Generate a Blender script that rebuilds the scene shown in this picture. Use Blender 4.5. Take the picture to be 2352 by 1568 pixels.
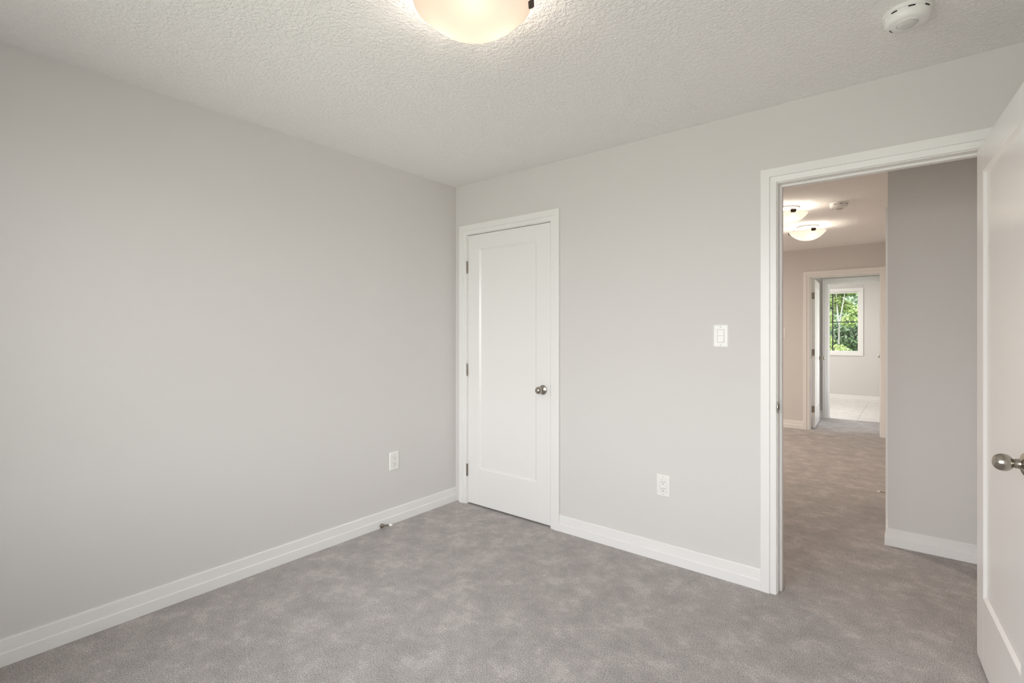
import bpy, bmesh, math, random
from mathutils import Matrix, Vector
import numpy as np

for o in list(bpy.data.objects):
    bpy.data.objects.remove(o, do_unlink=True)
SC = bpy.context.scene
COL = SC.collection
PI = math.pi

# ------------------------------------------------------------------ camera
cam_d = bpy.data.cameras.new('camera')
cam = bpy.data.objects.new('camera', cam_d)
COL.objects.link(cam)
cam_d.sensor_fit = 'HORIZONTAL'
cam_d.sensor_width = 36.0
cam_d.lens = 36.0 * 1147.1 / 2352.0
cam_d.shift_y = -18.8 / 2352.0
cam_d.clip_start = 0.02
cam.location = (2.786, -2.773, 1.302)
cam.rotation_euler = (PI / 2, 0, 0.675664)
SC.camera = cam

# ------------------------------------------------------------------ look
SC.view_settings.view_transform = 'Standard'
SC.view_settings.look = 'None'
SC.view_settings.gamma = 1.0
SC.view_settings.use_curve_mapping = False
SC.view_settings.exposure = 0.0
SC.cycles.max_bounces = 16
SC.cycles.diffuse_bounces = 10
SC.cycles.glossy_bounces = 5
SC.cycles.transmission_bounces = 8
SC.cycles.transparent_max_bounces = 16
SC.cycles.sample_clamp_indirect = 6.0
SC.cycles.caustics_reflective = False
SC.cycles.caustics_refractive = False

# ------------------------------------------------------------------ sky
SKY = 9.5
W = bpy.data.worlds.new('sky')
SC.world = W
W.use_nodes = True
nt = W.node_tree
nt.nodes.clear()
tc = nt.nodes.new('ShaderNodeTexCoord')
sp = nt.nodes.new('ShaderNodeSeparateXYZ')
mr = nt.nodes.new('ShaderNodeMapRange')
mr.inputs[1].default_value = -1.0
mr.inputs[2].default_value = 1.0
rp = nt.nodes.new('ShaderNodeValToRGB')
el = rp.color_ramp.elements
el[0].position = 0.0; el[0].color = (0.50, 0.505, 0.450, 1)
el[1].position = 1.0; el[1].color = (0.85, 0.93, 1.0, 1)
for pos, c in ((0.47, (0.50, 0.505, 0.450, 1)), (0.525, (0.97, 0.977, 0.962, 1)), (0.60, (1.0, 1.0, 0.985, 1))):
    e = el.new(pos); e.color = c
bg = nt.nodes.new('ShaderNodeBackground')
bg.inputs[1].default_value = SKY
wo = nt.nodes.new('ShaderNodeOutputWorld')
nt.links.new(tc.outputs['Generated'], sp.inputs[0])
nt.links.new(sp.outputs[2], mr.inputs[0])
nt.links.new(mr.outputs[0], rp.inputs[0])
nt.links.new(rp.outputs[0], bg.inputs[0])
nt.links.new(bg.outputs[0], wo.inputs[0])

# sun, high from the side: it lights the trees and enters neither window
sun_d = bpy.data.lights.new('sun', 'SUN')
sun_d.energy = 3.2
sun_d.angle = 0.03
sun_d.color = (1.0, 0.95, 0.86)
sun = bpy.data.objects.new('sun', sun_d)
COL.objects.link(sun)
sun.rotation_euler = Vector((0.80, 0.06, -0.66)).to_track_quat('-Z', 'Y').to_euler()

YF = -3.40                             # face of the window wall
WIN_B = (0.55, 2.90, 0.60, 2.20)       # bedroom window opening x0,x1,z0,z1 (wall y=YF)
WIN_FILL = (-3.32, -2.68, 0.60, 2.20)     # unseen window added to brighten the left wall, opening y0,y1,z0,z1 (wall x=3.2)
WIN_V = (5.20, 6.16, 0.50, 2.15)       # side window beyond the vestibule opening (wall x=3.2)
WIN_F = (1.095, 2.003, 0.917, 2.129)   # bathroom window opening (wall y=8.93)


def portal(name, x0, x1, z0, z1, y, ry):
    d = bpy.data.lights.new(name, 'AREA')
    d.shape = 'RECTANGLE'
    d.size = x1 - x0
    d.size_y = z1 - z0
    d.cycles.is_portal = True
    o = bpy.data.objects.new(name, d)
    COL.objects.link(o)
    o.location = ((x0 + x1) / 2, y, (z0 + z1) / 2)
    o.rotation_euler = (ry, 0, 0)
    return o


portal('daylight', *WIN_B, YF - 0.11, PI / 2)      # faces +y, into the bedroom
pr_ = portal('daylight', *WIN_FILL, 0, 0)          # added side window: faces -x, into the bedroom
pr_.location = (3.31, (WIN_FILL[0] + WIN_FILL[1]) / 2, (WIN_FILL[2] + WIN_FILL[3]) / 2)
pr_.rotation_euler = (PI / 2, 0, PI / 2)
pv_ = portal('daylight', *WIN_V, 0, 0)          # faces -x, into the vestibule
pv_.location = (3.31, (WIN_V[0] + WIN_V[1]) / 2, (WIN_V[2] + WIN_V[3]) / 2)
pv_.rotation_euler = (PI / 2, 0, PI / 2)
portal('daylight', *WIN_F, 9.03, -PI / 2)      # faces -y, into the bathroom



# unseen fill lights added to brighten hall and bathroom, no fixtures
def fill_light(name, loc, size, power, col):
    d = bpy.data.lights.new(name, 'AREA')
    d.shape = 'DISK'
    d.size = size
    d.energy = power
    d.color = col
    o = bpy.data.objects.new(name, d)
    COL.objects.link(o)
    o.location = loc
    return o


fill_light('hall_fill', (-0.3, 2.9, 2.40), 0.5, 84.0, (1.0, 0.88, 0.75))  # added out of view to lift the hall walls
fill_light('bath_fill', (1.0, 7.5, 2.42), 0.5, 36.0, (1.0, 0.98, 0.95))  # added out of view to lift the bathroom's far wall


# ------------------------------------------------------------------ materials
def pbr(name, col, rough=0.5, metal=0.0, spec=0.5):
    m = bpy.data.materials.new(name)
    m.use_nodes = True
    b = m.node_tree.nodes['Principled BSDF']
    b.inputs['Base Color'].default_value = (*col, 1)
    b.inputs['Roughness'].default_value = rough
    b.inputs['Metallic'].default_value = metal
    b.inputs['Specular IOR Level'].default_value = spec
    return m, m.node_tree, b


def tex_noise(t, scale, detail=2.0, rough=0.5, vec=None, stretch=None):
    n = t.nodes.new('ShaderNodeTexNoise')
    n.inputs['Scale'].default_value = scale
    n.inputs['Detail'].default_value = detail
    n.inputs['Roughness'].default_value = rough
    c = t.nodes.new('ShaderNodeTexCoord')
    src = c.outputs['Object']
    if stretch:
        mp = t.nodes.new('ShaderNodeMapping')
        mp.inputs['Scale'].default_value = stretch
        t.links.new(src, mp.inputs[0])
        src = mp.outputs[0]
    t.links.new(src, n.inputs['Vector'])
    return n


def add_bump(t, b, src, strength, dist):
    bp = t.nodes.new('ShaderNodeBump')
    bp.inputs['Strength'].default_value = strength
    bp.inputs['Distance'].default_value = dist
    t.links.new(src, bp.inputs['Height'])
    t.links.new(bp.outputs[0], b.inputs['Normal'])


def ramp(t, src, stops):
    r = t.nodes.new('ShaderNodeValToRGB')
    e = r.color_ramp.elements
    e[0].position, e[0].color = stops[0][0], (*stops[0][1], 1)
    e[1].position, e[1].color = stops[-1][0], (*stops[-1][1], 1)
    for p, c in stops[1:-1]:
        x = e.new(p); x.color = (*c, 1)
    t.links.new(src, r.inputs[0])
    return r


def paint(name, col, rough, bump_scale=260, bump=0.06, spec=0.5, stretch=None):
    m, t, b = pbr(name, col, rough, 0, spec)
    n = tex_noise(t, bump_scale, 2, stretch=stretch)
    add_bump(t, b, n.outputs[0], bump, 0.001)
    return m


M_WALL = paint('wall_paint', (0.680, 0.660, 0.646), 0.62, 330, 0.05, 0.35)
M_TRIM = paint('trim_paint', (0.83, 0.822, 0.81), 0.34, 40, 0.03)
M_DOOR = paint('door_paint', (0.83, 0.822, 0.81), 0.22, 60, 0.10, 0.5, (1, 1, 0.03))
M_PLASTIC = paint('white_plastic', (0.84, 0.83, 0.81), 0.28, 30, 0.01)
M_CANOPY = paint('white_enamel', (0.86, 0.85, 0.83), 0.4, 30, 0.01)

# stippled ceiling
M_CEIL, t, b = pbr('ceiling_texture', (0.890, 0.875, 0.860), 0.85, 0, 0.25)
n1 = tex_noise(t, 74, 3, 0.6)
n2 = tex_noise(t, 150, 2, 0.5)
r1 = ramp(t, n1.outputs[0], [(0.40, (0, 0, 0)), (0.62, (1, 1, 1))])
mx = t.nodes.new('ShaderNodeMath'); mx.operation = 'MULTIPLY_ADD'
t.links.new(n2.outputs[0], mx.inputs[0]); mx.inputs[1].default_value = 0.35
t.links.new(r1.outputs[0], mx.inputs[2])
add_bump(t, b, mx.outputs[0], 0.70, 0.0035)

# cut pile carpet
M_CARPET, t, b = pbr('carpet_pile', (0.33, 0.3, 0.285), 0.95, 0, 0.1)
big = tex_noise(t, 6.5, 5, 0.66)
mid = tex_noise(t, 20, 3, 0.6)
fin = tex_noise(t, 190, 2, 0.7)
vfi = tex_noise(t, 420, 2, 0.6)
a1 = t.nodes.new('ShaderNodeMath'); a1.operation = 'MULTIPLY_ADD'
t.links.new(mid.outputs[0], a1.inputs[0]); a1.inputs[1].default_value = 0.45
t.links.new(big.outputs[0], a1.inputs[2])
rb = ramp(t, a1.outputs[0], [(0.58, (0.86, 0.86, 0.86)), (0.73, (0.97, 0.97, 0.97)), (0.88, (1.17, 1.17, 1.17))])
rb.color_ramp.interpolation = 'EASE'
a2 = t.nodes.new('ShaderNodeMath'); a2.operation = 'MULTIPLY_ADD'
t.links.new(vfi.outputs[0], a2.inputs[0]); a2.inputs[1].default_value = 0.5
t.links.new(fin.outputs[0], a2.inputs[2])
rf = ramp(t, a2.outputs[0], [(0.52, (0.240, 0.216, 0.204)), (0.75, (0.450, 0.415, 0.402)), (0.98, (0.70, 0.66, 0.645))])
mm = t.nodes.new('ShaderNodeMix'); mm.data_type = 'RGBA'; mm.blend_type = 'MULTIPLY'
mm.inputs[0].default_value = 1.0
t.links.new(rf.outputs[0], mm.inputs[6]); t.links.new(rb.outputs[0], mm.inputs[7])
t.links.new(mm.outputs[2], b.inputs['Base Color'])
b.inputs['Sheen Weight'].default_value = 0.12
b.inputs['Sheen Roughness'].default_value = 0.6
add_bump(t, b, a2.outputs[0], 0.7, 0.006)

# pale porcelain tile with grey veins and thin grout lines
M_TILE, t, b = pbr('porcelain_tile', (0.7, 0.68, 0.65), 0.22, 0, 0.5)
bk = t.nodes.new('ShaderNodeTexBrick')
bk.inputs['Scale'].default_value = 1.0
bk.inputs['Mortar Size'].default_value = 0.0035
bk.inputs['Brick Width'].default_value = 0.61
bk.inputs['Row Height'].default_value = 0.61
bk.offset = 0.5
c_ = t.nodes.new('ShaderNodeTexCoord')
mp_ = t.nodes.new('ShaderNodeMapping')
mp_.inputs['Location'].default_value = (0.19, 0.30, 0)
mp_.inputs['Rotation'].default_value = (0, 0, PI / 2)
t.links.new(c_.outputs['Object'], mp_.inputs[0]); t.links.new(mp_.outputs[0], bk.inputs['Vector'])
vn = tex_noise(t, 3.0, 6, 0.65, stretch=(1.0, 2.4, 1.0))
vr = ramp(t, vn.outputs[0], [(0.46, (0.70, 0.68, 0.655)), (0.50, (0.60, 0.575, 0.54)), (0.54, (0.71, 0.69, 0.665))])
t.links.new(vr.outputs[0], bk.inputs['Color1']); t.links.new(vr.outputs[0], bk.inputs['Color2'])
bk.inputs['Mortar'].default_value = (0.42, 0.40, 0.37, 1)
t.links.new(bk.outputs[0], b.inputs['Base Color'])


def brushed(name, col, rough):
    m, t, b = pbr(name, col, rough, 1.0)
    n = tex_noise(t, 300, 2, stretch=(1, 1, 0.1))
    add_bump(t, b, n.outputs[0], 0.04, 0.0005)
    return m


M_NICKEL = brushed('satin_nickel', (0.43, 0.395, 0.345), 0.24)
M_NICKEL_D = brushed('satin_nickel_hinge', (0.33, 0.29, 0.24), 0.38)
M_BRONZE, t, b = pbr('dark_bronze', (0.075, 0.052, 0.034), 0.42, 0.6)
n = tex_noise(t, 90); add_bump(t, b, n.outputs[0], 0.05, 0.0005)
M_SLOT, t, b = pbr('dark_slot', (0.02, 0.019, 0.018), 0.8)
n = tex_noise(t, 90); add_bump(t, b, n.outputs[0], 0.05, 0.0005)
M_SCREW = paint('screw_head', (0.55, 0.54, 0.52), 0.4, 200, 0.05)
M_RUBBER = paint('white_rubber', (0.86, 0.85, 0.83), 0.6, 100, 0.05)
M_LENS = paint('grey_lens', (0.62, 0.61, 0.59), 0.10, 90, 0.8, 0.9)
M_GRILLE = paint('black_grille', (0.02, 0.02, 0.02), 0.5, 100, 0.03)

# window glass: clear pane with a fresnel reflection
M_GLASS = bpy.data.materials.new('window_glass')
M_GLASS.use_nodes = True
t = M_GLASS.node_tree
t.nodes.clear()
gt = t.nodes.new('ShaderNodeBsdfTransparent'); gt.inputs[0].default_value = (0.97, 0.975, 0.98, 1)
gg = t.nodes.new('ShaderNodeBsdfGlossy'); gg.inputs['Roughness'].default_value = 0.02
gf = t.nodes.new('ShaderNodeFresnel'); gf.inputs[0].default_value = 1.35
gn = tex_noise(t, 2.0)
gb = t.nodes.new('ShaderNodeBump'); gb.inputs['Strength'].default_value = 0.02; gb.inputs['Distance'].default_value = 0.001
t.links.new(gn.outputs[0], gb.inputs['Height']); t.links.new(gb.outputs[0], gg.inputs['Normal'])
gm = t.nodes.new('ShaderNodeMixShader'); go = t.nodes.new('ShaderNodeOutputMaterial')
t.links.new(gf.outputs[0], gm.inputs[0]); t.links.new(gt.outputs[0], gm.inputs[1]); t.links.new(gg.outputs[0], gm.inputs[2])
t.links.new(gm.outputs[0], go.inputs[0])


# frosted lamp glass: glows by itself and lets the bulbs' light through
def frosted(name, emit, col, trans):
    m = bpy.data.materials.new(name)
    m.use_nodes = True
    t = m.node_tree
    t.nodes.clear()
    tr = t.nodes.new('ShaderNodeBsdfTranslucent'); tr.inputs[0].default_value = (*[v * trans for v in (0.95, 0.88, 0.78)], 1)
    gl = t.nodes.new('ShaderNodeBsdfGlossy'); gl.inputs['Roughness'].default_value = 0.25
    gl.inputs[0].default_value = (0.9, 0.9, 0.9, 1)
    em = t.nodes.new('ShaderNodeEmission')
    n = tex_noise(t, 7, 3)
    r = ramp(t, n.outputs[0], [(0.3, (col[0], col[1] * 0.95, col[2] * 0.90)), (0.7, col)])
    t.links.new(r.outputs[0], em.inputs[0])
    em.inputs[1].default_value = emit
    mix = t.nodes.new('ShaderNodeMixShader'); mix.inputs[0].default_value = 0.05
    add = t.nodes.new('ShaderNodeAddShader')
    out = t.nodes.new('ShaderNodeOutputMaterial')
    t.links.new(tr.outputs[0], mix.inputs[1]); t.links.new(gl.outputs[0], mix.inputs[2])
    t.links.new(mix.outputs[0], add.inputs[0]); t.links.new(em.outputs[0], add.inputs[1])
    t.links.new(add.outputs[0], out.inputs[0])
    return m


def bulb_mat(name, strength, col):
    m = bpy.data.materials.new(name)
    m.use_nodes = True
    t = m.node_tree
    t.nodes.clear()
    em = t.nodes.new('ShaderNodeEmission')
    n = tex_noise(t, 30)
    r = ramp(t, n.outputs[0], [(0.3, col), (0.7, (col[0], col[1] * 1.02, col[2] * 1.02))])
    t.links.new(r.outputs[0], em.inputs[0])
    em.inputs[1].default_value = strength
    out = t.nodes.new('ShaderNodeOutputMaterial')
    t.links.new(em.outputs[0], out.inputs[0])
    return m


M_BOWL = frosted('frosted_glass', 0.76, (1.0, 0.81, 0.63), 0.040)
M_BOWL_HALL = frosted('frosted_glass_hall', 0.86, (1.0, 0.86, 0.70), 0.035)
M_BULB = bulb_mat('warm_bulb', 62.0, (1.0, 0.86, 0.71))
M_BULB_HALL = bulb_mat('warm_bulb_hall', 80.0, (1.0, 0.87, 0.72))


def leaf_mat(name, a, b_, c):
    m, t, b = pbr(name, a, 0.6, 0, 0.3)
    n = tex_noise(t, 1.4, 3)
    r = ramp(t, n.outputs[0], [(0.3, a), (0.5, b_), (0.7, c)])
    t.links.new(r.outputs[0], b.inputs['Base Color'])
    return m


M_LEAF_A = leaf_mat('lime_leaves', (0.085, 0.140, 0.035), (0.150, 0.205, 0.062), (0.220, 0.260, 0.100))
M_LEAF_B = leaf_mat('deep_green_leaves', (0.070, 0.115, 0.060), (0.110, 0.165, 0.090), (0.160, 0.210, 0.125))
M_BARK, t, b = pbr('pale_bark', (0.5, 0.47, 0.43), 0.8)
n = tex_noise(t, 6, 4, 0.7, stretch=(1, 1, 0.3))
r = ramp(t, n.outputs[0], [(0.3, (0.10, 0.095, 0.09)), (0.45, (0.20, 0.19, 0.18)), (0.8, (0.25, 0.24, 0.23))])
t.links.new(r.outputs[0], b.inputs['Base Color'])
M_BARK_D, t, b = pbr('grey_bark', (0.17, 0.14, 0.11), 0.9)
n = tex_noise(t, 9, 4, 0.7, stretch=(1, 1, 0.2)); add_bump(t, b, n.outputs[0], 0.6, 0.02)
M_GRASS, t, b = pbr('lawn', (0.1, 0.2, 0.04), 0.9)
n = tex_noise(t, 3, 5, 0.7)
r = ramp(t, n.outputs[0], [(0.3, (0.07, 0.13, 0.03)), (0.7, (0.16, 0.27, 0.06))])
t.links.new(r.outputs[0], b.inputs['Base Color'])


# ------------------------------------------------------------------ mesh helpers
def link_mesh(name, bm, mat, parent=None, smooth=False, bevel=0.0):
    bmesh.ops.recalc_face_normals(bm, faces=bm.faces)
    me = bpy.data.meshes.new(name)
    bm.to_mesh(me)
    bm.free()
    o = bpy.data.objects.new(name, me)
    COL.objects.link(o)
    me.materials.append(mat)
    if smooth:
        for p in me.polygons:
            p.use_smooth = True
        me.set_sharp_from_angle(angle=math.radians(35))
    if bevel:
        md = o.modifiers.new('bevel', 'BEVEL')
        md.width = bevel
        md.segments = 2
        md.limit_method = 'ANGLE'
        md.angle_limit = math.radians(40)
    if parent:
        o.parent = parent
    return o


def box(bm, x0, x1, y0, y1, z0, z1):
    v = [bm.verts.new((x, y, z)) for x in (x0, x1) for y in (y0, y1) for z in (z0, z1)]
    for f in ((0, 1, 3, 2), (4, 6, 7, 5), (0, 4, 5, 1), (2, 3, 7, 6), (0, 2, 6, 4), (1, 5, 7, 3)):
        bm.faces.new([v[i] for i in f])


def boxes(*bs):
    bm = bmesh.new()
    for q in bs:
        box(bm, *q)
    return bm


def lathe(bm, prof, M=Matrix(), seg=48):
    """prof: (radius, height) about local z, placed by M"""
    rings = []
    for r, h in prof:
        if r < 1e-6:
            rings.append([bm.verts.new(M @ Vector((0, 0, h)))])
        else:
            rings.append([bm.verts.new(M @ Vector((r * math.cos(2 * PI * i / seg), r * math.sin(2 * PI * i / seg), h))) for i in range(seg)])
    for A, B in zip(rings, rings[1:]):
        if len(A) == 1 and len(B) == 1:
            continue
        for i in range(seg):
            j = (i + 1) % seg
            if len(A) == 1:
                bm.faces.new((A[0], B[i], B[j]))
            elif len(B) == 1:
                bm.faces.new((A[i], B[0], A[j]))
            else:
                bm.faces.new((A[i], B[i], B[j], A[j]))
    if len(rings[0]) > 1:
        bm.faces.new(rings[0][::-1])
    if len(rings[-1]) > 1:
        bm.faces.new(rings[-1])


def bar(bm, prof, A, B, N):
    """sweep closed profile (n out of the wall, z up) along the straight line A to B; N = wall normal"""
    A, B, N = Vector(A), Vector(B), Vector(N)
    ra = [bm.verts.new(A + N * n + Vector((0, 0, z))) for n, z in prof]
    rb_ = [bm.verts.new(B + N * n + Vector((0, 0, z))) for n, z in prof]
    k = len(prof)
    for i in range(k):
        bm.faces.new((ra[i], ra[(i + 1) % k], rb_[(i + 1) % k], rb_[i]))
    bm.faces.new(ra[::-1]); bm.faces.new(rb_)


BASE = [(0, 0), (0.0155, 0), (0.0155, 0.049), (0.0145, 0.0515), (0.0100, 0.0535), (0.0095, 0.100), (0.0075, 0.1035), (0.0, 0.1045)]
CASE = [(0.0, 0.0), (0.0, 0.009), (0.0015, 0.0105), (0.027, 0.0125), (0.0285, 0.0110), (0.0295, 0.0165), (0.031, 0.018), (0.0695, 0.018), (0.0715, 0.016), (0.0715, 0.0)]


def casing(bm, u0, u1, ztop, F, zbot=None, prof=CASE):
    """mitred casing. F maps (u, n, z) to world. zbot given = four sided"""
    rows = []
    for w, n in prof:
        if zbot is None:
            pts = [(u0 - w, 0.0), (u0 - w, ztop + w), (u1 + w, ztop + w), (u1 + w, 0.0)]
        else:
            pts = [(u0 - w, zbot - w), (u0 - w, ztop + w), (u1 + w, ztop + w), (u1 + w, zbot - w)]
        rows.append([bm.verts.new(F(u, n, z)) for u, z in pts])
    k = len(rows)
    segs = ((0, 1), (1, 2), (2, 3)) + (((3, 0),) if zbot is not None else ())
    for a in range(k):
        A, B = rows[a], rows[(a + 1) % k]
        for i, j in segs:
            bm.faces.new((A[i], B[i], B[j], A[j]))
    if zbot is None:
        bm.faces.new([r_[0] for r_ in rows]); bm.faces.new([r_[3] for r_ in rows][::-1])


def tag(o, label=None, cat=None, group=None, kind=None):
    if label: o['label'] = label
    if cat: o['category'] = cat
    if group: o['group'] = group
    if kind: o['kind'] = kind
    return o


def empty(name, M=Matrix()):
    o = bpy.data.objects.new(name, None)
    o.empty_display_size = 0.05
    COL.objects.link(o)
    o.matrix_basis = M
    return o


def struct(name, bm, mat, label=None, cat=None, **k):
    return tag(link_mesh(name, bm, mat, **k), label, cat, kind='structure')


H = 2.44
# ------------------------------------------------------------------ room shell
struct('floor', boxes((-0.12, 3.32, YF - 0.12, 6.28, -0.12, 0.0), (-1.62, -0.12, 0.85, 5.115, -0.12, 0.0)), M_CARPET, 'grey-beige cut pile carpet running from the bedroom into the hall', 'floor')
struct('floor_bathroom', boxes((-0.12, 3.32, 6.2805, 9.05, -0.12, -0.004)), M_TILE, 'pale porcelain tile floor of the far bathroom', 'floor')
struct('ceiling', boxes((-0.12, 3.32, YF - 0.12, 9.05, H, H + 0.12), (-1.62, -0.12, 0.85, 5.115, H, H + 0.12)), M_CEIL, 'white stippled ceiling', 'ceiling')
struct('wall_left', boxes((-0.12, 0.0, YF - 0.12, 0.95, 0, H), (-0.12, 0.0, 5.0, 9.05, 0, H)), M_WALL, 'plain greige bedroom wall on the left', 'wall')
y0, y1, z0, z1 = WIN_FILL
struct('wall_right', boxes((3.2, 3.32, YF - 0.12, y0, 0, H), (3.2, 3.32, y1, WIN_V[0], 0, H), (3.2, 3.32, WIN_V[1], 9.05, 0, H), (3.2, 3.32, WIN_V[0], WIN_V[1], 0, WIN_V[2]), (3.2, 3.32, WIN_V[0], WIN_V[1], WIN_V[3], H), (3.2, 3.32, y0, y1, 0, z0), (3.2, 3.32, y0, y1, z1, H)), M_WALL, 'greige bedroom wall behind the open door', 'wall')
# the wall with the closet door and the hall doorway (its room face is y = 0)
struct('wall_back', boxes((0.0, 0.112, 0, 0.115, 0, H), (0.911, 2.243, 0, 0.115, 0, H), (3.049, 3.2, 0, 0.115, 0, H),
                          (0.112, 0.911, 0, 0.115, 2.068, H), (2.243, 3.049, 0, 0.115, 2.069, H)), M_WALL,
       'greige bedroom wall with the closet door and the doorway', 'wall')
x0, x1, z0, z1 = WIN_B
struct('wall_front', boxes((0, x0, YF - 0.12, YF, 0, H), (x1, 3.2, YF - 0.12, YF, 0, H), (x0, x1, YF - 0.12, YF, 0, z0), (x0, x1, YF - 0.12, YF, z1, H)), M_WALL,
       'bedroom window wall behind the camera', 'wall')
# hall
struct('wall_hall_left', boxes((1.0, 1.115, 0.115, 0.95, 0, H), (-1.62, 1.115, 0.85, 0.95, 0, H), (-1.62, -1.5, 0.95, 5.0, 0, H), (-1.62, 0.0, 5.0, 5.115, 0, H)), M_WALL, 'hall wall on the left, out of sight', 'wall')
struct('wall_hall_near', boxes((2.668, 3.2, 1.08, 1.195, 0, H)), M_WALL, 'short hall wall facing the bedroom doorway, shaded at the top', 'wall')
struct('wall_hall_right', boxes((2.668, 2.783, 1.195, 1.345, 0, H), (2.668, 2.783, 1.955, 5.30, 0, H), (2.668, 2.783, 6.06, 9.0, 0, H), (2.668, 2.783, 5.30, 6.06, 2.05, H), (2.668, 2.783, 1.345, 1.955, 2.05, H)), M_WALL,
       'hall wall running away behind the near corner', 'wall')
struct('wall_hall_end', boxes((0.0, 1.683, 5.0, 5.115, 0, H), (2.499, 2.668, 5.0, 5.115, 0, H), (1.683, 2.499, 5.0, 5.115, 2.078, H)), M_WALL,
       'warm lit wall at the end of the hall', 'wall')
struct('wall_vestibule', boxes((0.0, 1.755, 6.265, 6.38, 0, H), (2.517, 2.668, 6.265, 6.38, 0, H), (1.755, 2.517, 6.265, 6.38, 2.082, H)), M_WALL,
       'wall between the carpeted vestibule and the bathroom', 'wall')
struct('wall_vestibule_left', boxes((1.1, 1.2, 5.115, 6.265, 0, H)), M_WALL, 'vestibule wall behind the far open door', 'wall')
x0, x1, z0, z1 = WIN_F
struct('wall_far', boxes((0, x0, 8.93, 9.05, 0, H), (x1, 3.2, 8.93, 9.05, 0, H), (x0, x1, 8.93, 9.05, 0, z0), (x0, x1, 8.93, 9.05, z1, H)), M_WALL,
       'bathroom wall with the window', 'wall')


def baseboard(name, label, *runs):
    bm = bmesh.new()
    for A, B, N in runs:
        bar(bm, BASE, A, B, N)
    return struct(name, bm, M_TRIM, label, 'baseboard')


baseboard('baseboard_left', 'white stepped baseboard along the left bedroom wall', ((0, YF, 0), (0, 0, 0), (1, 0, 0)))
baseboard('baseboard_back', 'white stepped baseboard between the closet door and the doorway', ((0.972, 0, 0), (2.1865, 0, 0), (0, -1, 0)), ((3.1055, 0, 0), (3.2, 0, 0), (0, -1, 0)))
baseboard('baseboard_right', 'white baseboard of the wall behind the open door', ((3.2, YF, 0), (3.2, 0, 0), (-1, 0, 0)))
baseboard('baseboard_front', 'white baseboard of the window wall', ((0, YF, 0), (3.2, YF, 0), (0, 1, 0)))
# hall corner: wraps the outside corner with a small mitre
bm = bmesh.new()
rows = []
for n, z in BASE:
    rows.append([bm.verts.new(p) for p in ((3.2, 1.08 - n, z), (2.668 - n, 1.08 - n, z), (2.668 - n, 1.2895, z))])
for i in range(len(rows)):
    A, B = rows[i], rows[(i + 1) % len(rows)]
    for k in (0, 1):
        bm.faces.new((A[k], A[k + 1], B[k + 1], B[k]))
bm.faces.new([r_[0] for r_ in rows]); bm.faces.new([r_[2] for r_ in rows][::-1])
struct('baseboard_hall_near', bm, M_TRIM, 'white baseboard wrapping the hall corner beyond the doorway', 'baseboard')
baseboard('baseboard_hall_right', 'white baseboard down the right side of the hall', ((2.668, 2.0105, 0), (2.668, 5.0, 0), (-1, 0, 0)))
baseboard('baseboard_hall_end', 'white baseboard left of the door at the end of the hall', ((-1.5, 5.0, 0), (1.6305, 5.0, 0), (0, -1, 0)))
baseboard('baseboard_vestibule', 'white baseboard of the vestibule', ((1.2, 6.265, 0), (1.70, 6.265, 0), (0, -1, 0)))
baseboard('baseboard_far', 'white baseboard under the bathroom window', ((0, 8.93, -0.004), (2.668, 8.93, -0.004), (0, -1, 0)))

# ------------------------------------------------------------------ door frames
FY0 = lambda u, n, z: (u, -n, z)


def wallF(axis, c, s):
    """coordinates on a wall: u along it, n out of it"""
    if axis == 'y':
        return lambda u, n, z: (u, c + s * n, z)
    return lambda u, n, z: (c + s * n, u, z)


def jamb_bm(u0, u1, zh, y0, y1, stop0, stop1, th=0.02, swap=False):
    """jamb lining: inner faces at u0,u1,zh; stop strips between stop0 and stop1"""
    s = 0.011
    bs = [(u0 - th, u0, y0, y1, 0, zh + th), (u1, u1 + th, y0, y1, 0, zh + th), (u0, u1, y0, y1, zh, zh + th),
          (u0, u0 + s, stop0, stop1, 0, zh), (u1 - s, u1, stop0, stop1, 0, zh), (u0 + s, u1 - s, stop0, stop1, zh - s, zh)]
    if swap:
        bs = [(q[2], q[3], q[0], q[1], q[4], q[5]) for q in bs]
    return boxes(*bs)


def door_frame(name, label, u0, u1, zh, y0, y1, stop0, stop1, sides=('a', 'b'), axis='y'):
    rv = 0.004                                     # reveal between jamb face and casing
    bm = bmesh.new()
    if 'a' in sides:
        casing(bm, u0 - rv, u1 + rv, zh + rv, wallF(axis, y0, -1))
    if 'b' in sides:
        casing(bm, u0 - rv, u1 + rv, zh + rv, wallF(axis, y1, 1))
    tr = struct(name, bm, M_TRIM, label, 'door frame', bevel=0.0)
    link_mesh('jamb', jamb_bm(u0, u1, zh, y0, y1, stop0, stop1, swap=(axis == 'x')), M_TRIM, tr, bevel=0.0015)
    return tr


door_frame('trim_1', 'white casing round the closed closet door', 0.127, 0.8965, 2.0505, 0.0, 0.115, 0.036, 0.070, sides=('a',))
tr2 = door_frame('trim_2', 'white casing round the open doorway to the hall', 2.262, 3.030, 2.050, 0.0, 0.115, 0.044, 0.078)
tr3 = door_frame('trim_3', 'warm lit white casing of the doorway at the end of the hall', 1.706, 2.476, 2.058, 5.0, 5.115, 5.030, 5.066)
door_frame('trim_4', 'white casing of the bathroom doorway beyond the far door', 1.778, 2.495, 2.062, 6.265, 6.38, 6.30, 6.336)
door_frame('trim_5', 'white casing of a hall side opening, seen edge-on behind the corner', 1.365, 1.935, 2.05, 2.668, 2.783, 2.705, 2.740, sides=('a',), axis='x')

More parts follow.
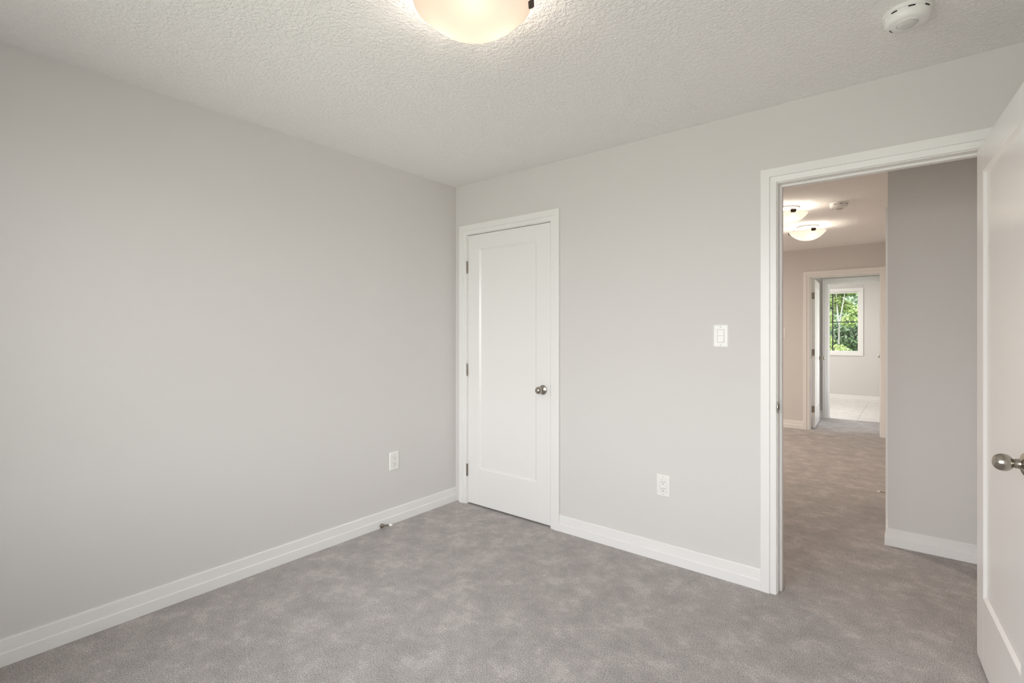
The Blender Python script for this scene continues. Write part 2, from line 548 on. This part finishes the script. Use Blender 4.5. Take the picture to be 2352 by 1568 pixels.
# strike plate on the left jamb of the open doorway
bm = bmesh.new()
zc = 0.932
pts = []
for k in range(9):
    a = PI / 2 + PI * k / 8
    pts.append((0.000 + 0.013 * math.cos(a), zc + 0.0285 * math.sin(a)))
pts += [(0.034, zc - 0.0285), (0.034, zc + 0.0285)]
va = [bm.verts.new((2.2622, y, z)) for y, z in pts]
vb = [bm.verts.new((2.2640, y, z)) for y, z in pts]
bm.faces.new(va[::-1]); bm.faces.new(vb)
for i in range(len(pts)):
    bm.faces.new((va[i], va[(i + 1) % len(pts)], vb[(i + 1) % len(pts)], vb[i]))
sp_ = link_mesh('strike_plate', bm, M_NICKEL, tr2)
sp_['label'] = 'satin nickel strike plate'
link_mesh('strike_hole', boxes((2.2632, 2.2644, 0.006, 0.020, zc - 0.014, zc + 0.014)), M_SLOT, sp_)


# ------------------------------------------------------------------ doors
def door_parts(root, Wd, Hd, T, stile=0.116, top=0.110, bot=0.270, rec=0.009, bev=0.013, joint=0.0009):
    """local frame of root: x from the hinge edge, y through the thickness, z up"""
    for a, b_ in ((0, stile), (Wd - stile, Wd)):
        link_mesh('stile', boxes((a, b_, 0, T, 0, Hd)), M_DOOR, root, bevel=joint)
    for a, b_ in ((0, bot), (Hd - top, Hd)):
        link_mesh('rail', boxes((stile, Wd - stile, 0, T, a, b_)), M_DOOR, root, bevel=joint)
    bm = bmesh.new()
    xs = (stile, stile + bev, Wd - stile - bev, Wd - stile)
    zs = (bot, bot + bev, Hd - top - bev, Hd - top)
    e = 0.0004
    for y0, y1 in ((e, rec), (T - e, T - rec)):
        o_ = [bm.verts.new(p) for p in ((xs[0], y0, zs[0]), (xs[3], y0, zs[0]), (xs[3], y0, zs[3]), (xs[0], y0, zs[3]))]
        i_ = [bm.verts.new(p) for p in ((xs[1], y1, zs[1]), (xs[2], y1, zs[1]), (xs[2], y1, zs[2]), (xs[1], y1, zs[2]))]
        for k in range(4):
            bm.faces.new((o_[k], o_[(k + 1) % 4], i_[(k + 1) % 4], i_[k]))
        bm.faces.new(i_)
        if y0 < T / 2:
            first = o_
        else:
            for k in range(4):
                bm.faces.new((first[k], first[(k + 1) % 4], o_[(k + 1) % 4], o_[k]))
    link_mesh('panel', bm, M_DOOR, root)


ROS = [(0.0, 0.0), (0.0325, 0.0), (0.0325, 0.003), (0.0310, 0.0075), (0.0260, 0.0105), (0.0190, 0.0125), (0.0150, 0.0150), (0.0140, 0.0175), (0.0140, 0.0245), (0.0122, 0.0258), (0.0122, 0.0275), (0.0, 0.0275)]
EGG = [(0.0, 0.0265), (0.0105, 0.0265), (0.0118, 0.028), (0.0165, 0.031), (0.021, 0.0355), (0.024, 0.041), (0.0252, 0.047), (0.025, 0.0525), (0.0238, 0.0585), (0.0212, 0.064), (0.0172, 0.0685), (0.012, 0.0717), (0.006, 0.0733), (0.0, 0.0737)]


def knob_set(root, x, z, T, sides=(-1, 1)):
    for s in sides:
        M = Matrix.Translation((x, 0 if s < 0 else T, z)) @ Matrix.Rotation(PI / 2 if s < 0 else -PI / 2, 4, 'X')
        bm = bmesh.new()
        lathe(bm, EGG, M, 48)
        k = link_mesh('knob', bm, M_NICKEL, root, smooth=True)
        k['label'] = 'satin nickel egg-shaped door knob'
        bm = bmesh.new()
        lathe(bm, ROS, M, 48)
        link_mesh('rosette', bm, M_NICKEL, k, smooth=True)


def hinge(root, x, y, z, plates):
    """barrel with its knuckles, plus leaf plates given as boxes"""
    bm = bmesh.new()
    r = 0.0062
    prof = [(0.0, -0.047), (0.0035, -0.047), (0.0042, -0.0455)]
    for k in range(5):
        a = -0.045 + 0.018 * k
        prof += [(r * 0.86, a), (r, a + 0.001), (r, a + 0.017), (r * 0.86, a + 0.018)]
    prof += [(0.0042, 0.0455), (0.0035, 0.047), (0.0, 0.047)]
    lathe(bm, prof, Matrix.Translation((x, y, z)), 20)
    h = link_mesh('hinge', bm, M_NICKEL_D, root, smooth=True)
    h['label'] = 'satin nickel hinge'
    for q in plates:
        bm = bmesh.new()
        rx0, rx1, ry0, ry1 = q
        box(bm, rx0, rx1, ry0, ry1, z - 0.0445, z + 0.0445)
        link_mesh('hinge_leaf', bm, M_NICKEL_D, h, bevel=0.0)


# closed closet door
d1 = tag(empty('door_1', Matrix.Translation((0.1305, 0.001, 0.012))), 'closed white one-panel closet door beside the room corner', 'door', kind='structure')
door_parts(d1, 0.762, 2.034, 0.035)
knob_set(d1, 0.762 - 0.060, 0.907, 0.035, sides=(-1,))
for z in (1.795, 1.012, 0.247):
    hinge(d1, -0.0035, -0.0075, z, [(-0.0032, -0.0024, -0.002, 0.030), (-0.0008, 0.0, -0.002, 0.030)])
lp = link_mesh('latch_plate', boxes((0.762, 0.7640, -0.0006, 0.030, 0.872, 0.945)), M_NICKEL_D, d1)
lp['label'] = 'dark nickel latch plate on the door edge'

# open bedroom door, swung a little past a right angle into the room
ang = math.radians(94.27)
R2 = Matrix.Translation((3.0330, -0.0080, 0.010)) @ Matrix.Rotation(ang, 4, 'Z')
d2 = tag(empty('door_2', R2), 'white one-panel bedroom door standing open at the right edge', 'door', kind='structure')
# closed, the leaf would run along -x from the pin with its hall face at y = +0.043
LM = Matrix.Translation((-0.006, 0.043, 0)) @ Matrix.Rotation(PI, 4, 'Z')      # door local -> pin local
before = set(bpy.data.objects)
door_parts(d2, 0.762, 2.030, 0.035)
knob_set(d2, 0.762 - 0.052, 0.914, 0.035)
lp = link_mesh('latch_plate', boxes((0.7615, 0.7630, 0.005, 0.030, 0.886, 0.942)), M_NICKEL_D, d2)
lp['label'] = 'satin nickel latch plate on the door edge'
for z in (1.795, 1.012, 0.247):
    hinge(d2, -0.003, 0.043, z, [(-0.0012, 0.0, 0.006, 0.037)])
for o in set(bpy.data.objects) - before:
    if o.parent == d2:
        o.matrix_basis = LM @ o.matrix_basis

# far door, swung a right angle away into the vestibule
d3 = tag(empty('door_3', Matrix.Translation((1.7095, 5.123, 0.012)) @ Matrix.Rotation(math.radians(93.0), 4, 'Z')),
         'white door open away from us at the end of the hall', 'door', kind='structure')
before = set(bpy.data.objects)
door_parts(d3, 0.762, 2.030, 0.035)
knob_set(d3, 0.762 - 0.060, 0.925, 0.035)
for z in (1.803, 1.028, 0.253):
    hinge(d3, -0.006, 0.041, z, [(-0.0015, 0.0, 0.004, 0.036)])
for o in set(bpy.data.objects) - before:
    if o.parent == d3:
        o.matrix_basis = Matrix.Translation((0.0, -0.040, 0)) @ o.matrix_basis

# bathroom door, folded back inside the bathroom: only its knob peeps past the casing
d4 = tag(empty('door_4', Matrix.Translation((2.494, 6.388, 0.010)) @ Matrix.Rotation(math.radians(92.5), 4, 'Z')),
         'bathroom door behind the far casing, only its knob in view', 'door', kind='structure')
door_parts(d4, 0.711, 2.030, 0.035)
knob_set(d4, 0.711 - 0.060, 0.925, 0.035)


# ------------------------------------------------------------------ windows
def window(name, label, x0, x1, z0, z1, y, s, grille, turn=False):
    """opening x0..x1, z0..z1 in a wall whose room face is y; s = room side sign"""
    if turn:
        def boxes(*bs):
            return globals()['boxes'](*[(q[2], q[3], q[0], q[1], q[4], q[5]) for q in bs])
    else:
        boxes = globals()['boxes']
    F = wallF('x' if turn else 'y', y, s)
    fr = 0.032
    ins = 0.010
    bm = bmesh.new()
    casing(bm, x0 + 0.012, x1 - 0.012, z1 - 0.012, F, zbot=z0 + 0.012, prof=[(w_ * 0.87, n_) for w_, n_ in CASE])
    # jamb extension lining the opening
    d0, d1_ = sorted((y, y - s * 0.12))
    for q in ((x0, x0 + ins, d0, d1_, z0, z1), (x1 - ins, x1, d0, d1_, z0, z1), (x0 + ins, x1 - ins, d0, d1_, z0, z0 + ins), (x0 + ins, x1 - ins, d0, d1_, z1 - ins, z1)):
        box(bm, *((q[2], q[3], q[0], q[1], q[4], q[5]) if turn else q))
    w = struct(name, bm, M_TRIM, label, 'window')
    yc = y - s * 0.060
    f0, f1 = yc - 0.022, yc + 0.022
    a, b_, c, d = x0 + ins, x1 - ins, z0 + ins, z1 - ins
    link_mesh('window_frame', boxes((a, a + fr, f0, f1, c, d), (b_ - fr, b_, f0, f1, c, d), (a + fr, b_ - fr, f0, f1, c, c + fr), (a + fr, b_ - fr, f0, f1, d - fr, d)),
              M_PLASTIC, w, bevel=0.002)
    gx0, gx1, gz0, gz1 = a + fr, b_ - fr, c + fr, d - fr
    link_mesh('pane', boxes((gx0, gx1, yc - 0.0005, yc + 0.0005, gz0, gz1)), M_GLASS, w)
    if grille:
        xm, zm = (gx0 + gx1) / 2, (gz0 + gz1) / 2
        yo = yc - s * 0.008
        g = link_mesh('grille', boxes((xm - 0.010, xm + 0.010, yo - 0.003, yo + 0.003, gz0, gz1), (gx0, xm - 0.010, yo - 0.003, yo + 0.003, zm - 0.009, zm + 0.009),
                                      (xm + 0.010, gx1, yo - 0.003, yo + 0.003, zm - 0.009, zm + 0.009)), M_GRILLE, w)
        g['label'] = 'black window grille bars'
        link_mesh('lock_lever', boxes((b_ - 0.024, b_ - 0.010, yc + s * 0.022 - 0.004, yc + s * 0.022 + 0.008, gz0 + 0.08, gz0 + 0.20)), M_PLASTIC, w, bevel=0.003)
    return w


window('window_1', 'white framed bathroom window with a black grille and trees outside', *WIN_F, 8.93, -1, True)
window('window_2', 'bedroom window behind the camera', *WIN_B, YF, 1, False)
window('fill_window', 'unseen fill window added in the right wall beside the camera', *WIN_FILL, 3.2, -1, False, turn=True)
window('window_4', 'window in the side wall beyond the vestibule', *WIN_V, 3.2, -1, False, turn=True)


# ------------------------------------------------------------------ ceiling lights
def ceiling_light(label, x, y, R, D, zr, bowl, bulbm, view, clips, nb=3):
    root = tag(empty('ceiling_light', Matrix.Translation((x, y, H))), label, 'ceiling light', 'flush bowl ceiling lights')
    bm = bmesh.new()
    pr = R * 0.62
    lathe(bm, [(0, 0), (pr, 0), (pr, -0.012), (pr * 0.93, -0.020), (0, -0.020)], Matrix(), 48)
    link_mesh('canopy', bm, M_CANOPY, root, smooth=True)
    zl = zr - H
    bm = bmesh.new()
    rings = []
    seg = 72
    prof = []
    for k in range(25):
        q = 1 - k / 24
        prof.append((R * q, zl - D * (1 - q ** 2.35)))
    prof = [(R + 0.001, zl + 0.004), (R + 0.002, zl + 0.001)] + prof
    for r, h in prof:
        rings.append([bm.verts.new((0, 0, h))] if r < 1e-6 else [bm.verts.new((r * math.cos(2 * PI * i / seg), r * math.sin(2 * PI * i / seg), h)) for i in range(seg)])
    for A, B in zip(rings, rings[1:]):
        for i in range(seg):
            j = (i + 1) % seg
            if len(B) == 1:
                bm.faces.new((A[i], B[0], A[j]))
            else:
                bm.faces.new((A[i], B[i], B[j], A[j]))
    g = link_mesh('glass_bowl', bm, bowl, root, smooth=True)
    g['label'] = 'glowing frosted glass bowl'
    for k in range(nb):
        a = view + 2 * PI * k / nb
        bm = bmesh.new()
        M = Matrix.Translation((R * 0.45 * math.cos(a), R * 0.45 * math.sin(a), zl - 0.018)) @ Matrix.Rotation(a, 4, 'Z') @ Matrix.Rotation(PI / 2, 4, 'Y')
        lathe(bm, [(0, -0.040), (0.011, -0.040), (0.012, -0.022), (0.018, -0.012), (0.024, 0.004), (0.025, 0.014), (0.021, 0.027), (0.011, 0.035), (0, 0.037)], M, 20)
        b_ = link_mesh('bulb', bm, bulbm, root, smooth=True)
        b_['label'] = 'glowing warm bulb'
    for a in clips:
        bm = bmesh.new()
        M = Matrix.Rotation(a, 4, 'Z')
        # strap dropping from the canopy plane, hooked under the rim
        path = [(pr * 0.9, -0.012), (R * 0.97, zl + 0.012), (R + 0.003, zl + 0.012), (R + 0.007, zl + 0.007), (R + 0.007, zl - 0.003), (R + 0.002, zl - 0.008), (R - 0.008, zl - 0.012)]
        w = 0.023
        top_ = []; bot_ = []
        for i, (r, h) in enumerate(path):
            a0 = path[max(i - 1, 0)]; a1_ = path[min(i + 1, len(path) - 1)]
            tx, tz = a1_[0] - a0[0], a1_[1] - a0[1]
            L = math.hypot(tx, tz)
            nx, nz = -tz / L * 0.0035, tx / L * 0.0035
            ww = w * (0.1, 0.1, 0.9, 1.0, 1.0, 0.9, 0.7)[i]
            top_.append([bm.verts.new(M @ Vector((r + nx, s * ww, h + nz))) for s in (-1, 1)])
            bot_.append([bm.verts.new(M @ Vector((r, s * ww, h))) for s in (-1, 1)])
        for i in range(len(path) - 1):
            bm.faces.new((top_[i][0], top_[i][1], top_[i + 1][1], top_[i + 1][0]))
            bm.faces.new((bot_[i][0], bot_[i + 1][0], bot_[i + 1][1], bot_[i][1]))
            for s in (0, 1):
                bm.faces.new((top_[i][s], top_[i + 1][s], bot_[i + 1][s], bot_[i][s]))
        for i in (0, -1):
            bm.faces.new((top_[i][0], top_[i][1], bot_[i][1], bot_[i][0]))
        c = link_mesh('clip', bm, M_BRONZE, root, smooth=True)
        c['label'] = 'dark bronze clip'
    return root


A0 = math.radians(34)
ceiling_light('large glowing frosted bowl light on the bedroom ceiling, cut by the top edge', 1.655, -1.570, 0.192, 0.092, 2.386, M_BOWL, M_BULB,
              math.radians(-47), (A0, A0 + 2 * PI / 3, A0 + 4 * PI / 3))
A1 = math.radians(-62.5)
ceiling_light('nearer hall ceiling bowl light, half hidden by the doorway casing', 1.893, 2.330, 0.170, 0.088, 2.378, M_BOWL_HALL, M_BULB_HALL,
              math.radians(-60), (A1, A1 + 2 * PI / 3, A1 + 4 * PI / 3))
A2 = math.radians(-64)
ceiling_light('farther hall ceiling bowl light, whole, above the far door', 1.914, 3.350, 0.170, 0.088, 2.378, M_BOWL_HALL, M_BULB_HALL,
              math.radians(-60), (A2, A2 + 2 * PI / 3, A2 + 4 * PI / 3))


# ------------------------------------------------------------------ smoke detectors
def smoke_detector(label, x, y, face):
    root = tag(empty('smoke_detector', Matrix.Translation((x, y, H)) @ Matrix.Rotation(face, 4, 'Z')), label, 'smoke detector', 'smoke detectors')
    bm = bmesh.new()
    lathe(bm, [(0, 0), (0.071, 0), (0.072, -0.002), (0.072, -0.012), (0.069, -0.0145), (0, -0.0145)], Matrix(), 64)
    link_mesh('base', bm, M_PLASTIC, root, smooth=True)
    bm = bmesh.new()
    lathe(bm, [(0, -0.0140), (0.0665, -0.0140), (0.0675, -0.018), (0.0675, -0.026), (0.066, -0.033), (0.062, -0.041), (0.056, -0.0455), (0.030, -0.048), (0, -0.048)], Matrix(), 64)
    link_mesh('body', bm, M_PLASTIC, root, smooth=True)
    # slots round the gap (local -x is turned to the viewer)
    for a0, a1 in ((141, 156), (183, 199), (226, 241), (20, 36), (320, 336)):
        bm = bmesh.new()
        vs = []
        for k in range(7):
            a = math.radians(a0 + (a1 - a0) * k / 6)
            vs.append([bm.verts.new((r * math.cos(a), r * math.sin(a), z)) for r, z in ((0.0640, -0.0155), (0.0690, -0.0155), (0.0690, -0.0192), (0.0640, -0.0192))])
        for A, B in zip(vs, vs[1:]):
            for i in range(4):
                bm.faces.new((A[i], A[(i + 1) % 4], B[(i + 1) % 4], B[i]))
        bm.faces.new(vs[0]); bm.faces.new(vs[-1])
        s = link_mesh('vent_slot', bm, M_SLOT, root)
        s['label'] = 'dark vent slot'
    bm = bmesh.new()
    for a in (116, 131):
        M = Matrix.Rotation(math.radians(a), 4, 'Z')
        v0 = len(bm.verts)
        box(bm, 0.0660, 0.0690, -0.0065, 0.0065, -0.0285, -0.0205)
        bm.verts.ensure_lookup_table()
        for v in bm.verts[v0:]:
            v.co = M @ v.co
    link_mesh('tab', bm, M_PLASTIC, root, bevel=0.0008)
    bm = bmesh.new()
    lathe(bm, [(0.0, -0.0455), (0.0325, -0.0455), (0.0335, -0.0490), (0.0315, -0.0502), (0.0305, -0.0485), (0.0, -0.0485)], Matrix.Translation((-0.012, 0, 0)), 40)
    link_mesh('lens_ring', bm, M_PLASTIC, root, smooth=True)
    bm = bmesh.new()
    lathe(bm, [(0.0300, -0.0480), (0.0290, -0.0520), (0.0235, -0.0565), (0.0140, -0.0592), (0.0, -0.0602)], Matrix.Translation((-0.012, 0, 0)), 40)
    l = link_mesh('lens', bm, M_LENS, root, smooth=True)
    l['label'] = 'grey clear domed lens'
    for k in range(3):
        a = math.radians(62 + 9 * k)
        link_mesh('indicator', boxes((0.0500 * math.cos(a) - 0.002, 0.0500 * math.cos(a) + 0.002, 0.0500 * math.sin(a) - 0.002, 0.0500 * math.sin(a) + 0.002, -0.0470, -0.0440)), M_SLOT, root)
    return root


smoke_detector('white round smoke detector on the bedroom ceiling near the top right corner', 2.772, -0.520, math.radians(90))
smoke_detector('small white smoke detector on the hall ceiling beside the bowl lights', 2.285, 2.430, math.radians(100))


# ------------------------------------------------------------------ wall plates
def plate_bm(w, h, t, bev):
    bm = bmesh.new()
    o_ = [bm.verts.new(p) for p in ((-w / 2, 0, -h / 2), (w / 2, 0, -h / 2), (w / 2, 0, h / 2), (-w / 2, 0, h / 2))]
    m_ = [bm.verts.new((v.co.x, -t * 0.45, v.co.z)) for v in o_]
    i_ = [bm.verts.new((v.co.x - math.copysign(bev, v.co.x), -t, v.co.z - math.copysign(bev, v.co.z))) for v in o_]
    for A, B in ((o_, m_), (m_, i_)):
        for k in range(4):
            bm.faces.new((A[k], A[(k + 1) % 4], B[(k + 1) % 4], B[k]))
    bm.faces.new(i_); bm.faces.new(o_[::-1])
    return bm


def screw(root, z, t):
    bm = bmesh.new()
    lathe(bm, [(0.0, 0.0), (0.0032, 0.0), (0.0028, 0.0009), (0.0, 0.0011)], Matrix.Translation((0, -t, z)) @ Matrix.Rotation(PI / 2, 4, 'X'), 16)
    link_mesh('screw', bm, M_SCREW, root, smooth=True)


def wall_outlet(label, M):
    root = tag(empty('wall_outlet', M), label, 'outlet', 'white duplex wall outlets')
    t = 0.0062
    link_mesh('cover_plate', plate_bm(0.079, 0.123, t, 0.0045), M_PLASTIC, root)
    link_mesh('recess_line', boxes((-0.0180, 0.0180, -t - 0.0002, -t + 0.002, -0.0350, 0.0350)), M_SCREW, root)
    rec = link_mesh('receptacle', boxes((-0.0168, 0.0168, -t - 0.0012, -t + 0.001, -0.0336, 0.0336)), M_PLASTIC, root, bevel=0.0012)
    for zc in (0.0190, -0.0195):
        for x0, hh in ((-0.0064, 0.0040), (0.0064, 0.0034)):
            link_mesh('slot', boxes((x0 - 0.0013, x0 + 0.0013, -t - 0.0015, -t - 0.001, zc + 0.0030 - hh, zc + 0.0030 + hh)), M_SLOT, rec)
        bm = bmesh.new()
        lathe(bm, [(0, 0), (0.0026, 0), (0.0026, 0.0006), (0, 0.0006)], Matrix.Translation((0, -t - 0.001, zc - 0.0085)) @ Matrix.Rotation(PI / 2, 4, 'X'), 14)
        link_mesh('ground_hole', bm, M_SLOT, rec)
    screw(root, 0.0480, t); screw(root, -0.0480, t)
    return root


def light_switch(label, M):
    root = tag(empty('light_switch', M), label, 'light switch', 'white rocker light switches')
    t = 0.0062
    link_mesh('cover_plate', plate_bm(0.079, 0.123, t, 0.0060), M_PLASTIC, root)
    link_mesh('recess_line', boxes((-0.0180, 0.0180, -t - 0.0003, -t + 0.002, -0.0350, 0.0350)), M_SCREW, root)
    bm = bmesh.new()                        # rocker: two tilted faces meeting at a ridge
    pf = [(-t + 0.001, -0.0325), (-t - 0.0030, -0.0325), (-t - 0.0034, -0.0310), (-t - 0.0012, 0.0), (-t - 0.0032, 0.0030), (-t - 0.0010, 0.0325), (-t + 0.001, 0.0325)]
    a = [bm.verts.new((-0.0155, y, z)) for y, z in pf]
    b_ = [bm.verts.new((0.0155, y, z)) for y, z in pf]
    for i in range(len(pf)):
        j = (i + 1) % len(pf)
        bm.faces.new((a[i], a[j], b_[j], b_[i]))
    bm.faces.new(a[::-1]); bm.faces.new(b_)
    link_mesh('rocker', bm, M_PLASTIC, root, bevel=0.0006)
    screw(root, 0.0480, t); screw(root, -0.0480, t)
    return root


wall_outlet('white outlet low on the left wall near the closet corner', Matrix.Translation((0, -0.597, 0.425)) @ Matrix.Rotation(PI / 2, 4, 'Z'))
wall_outlet('white outlet low on the wall between closet door and doorway', Matrix.Translation((1.675, 0, 0.431)))
light_switch('white rocker switch on the bedroom wall left of the doorway', Matrix.Translation((1.991, 0, 1.288)))
light_switch('hall light switch seen through the doorway, left of the far door', Matrix.Translation((1.381, 5.0, 1.309)))


# ------------------------------------------------------------------ door stops
def door_stop(label, base, direc, size=1.0):
    d = Vector(direc).normalized()
    M = Matrix.Translation(base) @ d.to_track_quat('Z', 'Y').to_matrix().to_4x4() @ Matrix.Scale(size, 4)
    root = tag(empty('door_stop', M), label, 'door stop', 'nickel baseboard door stops')
    bm = bmesh.new()
    lathe(bm, [(0, -0.002), (0.0110, -0.002), (0.0112, 0.002), (0.0100, 0.007), (0.0070, 0.016), (0.0050, 0.026), (0.0042, 0.040), (0.0042, 0.066), (0, 0.066)], Matrix(), 24)
    s = link_mesh('post', bm, M_NICKEL_D, root, smooth=True)
    bm = bmesh.new()
    lathe(bm, [(0, 0.0655), (0.0062, 0.0655), (0.0068, 0.069), (0.0068, 0.077), (0.0055, 0.081), (0, 0.082)], Matrix(), 20)
    b_ = link_mesh('bumper', bm, M_RUBBER, root, smooth=True)
    b_['label'] = 'white rubber tip'
    return root


door_stop('nickel door stop on the baseboard of the left wall', (0.0165, -0.712, 0.0150), (1, 0.08, 0.28), 1.25)
door_stop('door stop by the hall corner, its white tip showing', (2.6515, 2.130, 0.050), (-1, -0.03, 0.02))

# ------------------------------------------------------------------ outside, beyond the bathroom window
GZ = -2.9
struct('ground', boxes((-45, 40, 9.6, 75, GZ - 0.2, GZ)), M_GRASS, 'lawn outside the bathroom window', 'ground')
rng = np.random.default_rng(7)


def tube(bm, pts, seg=10):
    rings = []
    for i, (p, r) in enumerate(pts):
        p = Vector(p)
        a = Vector(pts[max(i - 1, 0)][0]); b_ = Vector(pts[min(i + 1, len(pts) - 1)][0])
        Mq = (b_ - a).to_track_quat('Z', 'Y').to_matrix()
        rings.append([bm.verts.new(p + Mq @ Vector((r * math.cos(2 * PI * k / seg), r * math.sin(2 * PI * k / seg), 0))) for k in range(seg)])
    for A, B in zip(rings, rings[1:]):
        for k in range(seg):
            bm.faces.new((A[k], A[(k + 1) % seg], B[(k + 1) % seg], B[k]))
    bm.faces.new(rings[0][::-1]); bm.faces.new(rings[-1])


def leaves(name, clumps, n, size, mat, parent):
    """n small folded leaves scattered through ellipsoid clumps (cx,cy,cz,rx,ry,rz)"""
    cl = np.array(clumps, float)
    vol = cl[:, 3] * cl[:, 4] * cl[:, 5]
    idx = rng.choice(len(cl), n, p=vol / vol.sum())
    d = rng.normal(size=(n, 3)); d /= np.linalg.norm(d, axis=1)[:, None]
    rad = rng.uniform(0.35, 1.0, n) ** 0.6
    c = cl[idx, :3] + d * rad[:, None] * cl[idx, 3:]
    u = rng.normal(size=(n, 3)); u /= np.linalg.norm(u, axis=1)[:, None]
    w = np.cross(u, rng.normal(size=(n, 3))); w /= np.linalg.norm(w, axis=1)[:, None]
    nn = np.cross(u, w)
    s = size * rng.uniform(0.6, 1.3, n)[:, None]
    V = np.stack([c - u * s, c - nn * s * 0.12 + w * s * 0.55, c + u * s, c - nn * s * 0.12 - w * s * 0.55], 1).reshape(-1, 3)
    F = []
    for i in range(n):
        k = 4 * i
        F.append((k, k + 1, k + 2)); F.append((k, k + 2, k + 3))
    me = bpy.data.meshes.new(name)
    me.from_pydata(V.tolist(), [], F)
    me.materials.append(mat)
    o = bpy.data.objects.new(name, me)
    COL.objects.link(o)
    o.parent = parent
    return o


def tree(label, x, y, trunk, clumps, n, size, mat, bark):
    root = tag(empty('tree', Matrix.Translation((x, y, GZ))), label, 'tree', 'trees beyond the bathroom window')
    bm = bmesh.new()
    for pts in trunk:
        tube(bm, [((p[0], p[1], p[2]), p[3]) for p in pts])
    link_mesh('trunk', bm, bark, root, smooth=True)
    leaves('crown', clumps, n, size, mat, root)
    return root


def blob(cx, cy, cz, R, k, r):
    out = []
    for _ in range(k):
        d = rng.normal(size=3); d /= np.linalg.norm(d)
        q = np.array((cx, cy, cz)) + d * np.array(R) * rng.uniform(0.3, 1.0)
        rr = r * rng.uniform(0.7, 1.3)
        out.append((*q, rr, rr, rr * 0.8))
    return out


# slender pale trunk forking in the pane, with lime foliage
tree('slender pale forked trunk with lime leaves, centred in the bathroom window', 0.20, 24.0,
     [[(0, 0, 0, 0.055), (0.02, 0, 1.5, 0.048), (-0.01, 0, 3.0, 0.042), (0.02, 0, 4.6, 0.036)],
      [(0.02, 0, 4.55, 0.034), (-0.07, 0.1, 5.3, 0.028), (-0.12, 0.2, 6.2, 0.022), (-0.25, 0.2, 7.6, 0.012)],
      [(0.02, 0, 4.55, 0.030), (0.12, -0.1, 5.2, 0.025), (0.28, -0.1, 6.3, 0.018), (0.5, 0, 7.6, 0.010)]],
     blob(0, 0.6, 6.6, (1.7, 1.3, 1.6), 34, 0.34) + [(-0.45, -0.5, 4.55, 0.32, 0.3, 0.26), (0.42, -0.5, 4.75, 0.34, 0.3, 0.28), (0.62, -0.4, 5.2, 0.22, 0.3, 0.22), (-0.35, -0.3, 3.9, 0.22, 0.3, 0.22)],
     12000, 0.075, M_LEAF_A, M_BARK)
tree('lime bush of leaves low in the bathroom window pane', -0.35, 20.5,
     [[(0, 0, 0, 0.09), (0.05, 0, 1.6, 0.07), (0, 0, 3.2, 0.04)]],
     blob(0, 0, 3.25, (1.5, 0.7, 0.45), 22, 0.33), 5200, 0.07, M_LEAF_A, M_BARK_D)
specs = [(-0.6, 45, 5.2, 3.6, 'tall deep green tree filling the gap behind the pale trunk'), (-3.9, 33, 4.3, 2.6, 'deep green tree left behind the pale trunk'), (1.2, 39, 4.6, 2.9, 'deep green tree straight behind the pale trunk'),
         (7.2, 33, 4.4, 2.6, 'deep green tree to the right beyond the bathroom window'), (-10.5, 36, 4.6, 2.6, 'deep green tree far left beyond the bathroom window')]
for i, (tx, ty, hz, rr, lb) in enumerate(specs):
    tree(lb, tx, ty, [[(0, 0, 0, 0.22), (0.1, 0, 2.5, 0.17), (0, 0.1, 5.0, 0.10)]],
         blob(0, 0, hz, (rr, 1.8, rr * 1.05), 80, 0.85), 15000, 0.17, M_LEAF_B if i % 2 == 0 else M_LEAF_A, M_BARK_D)
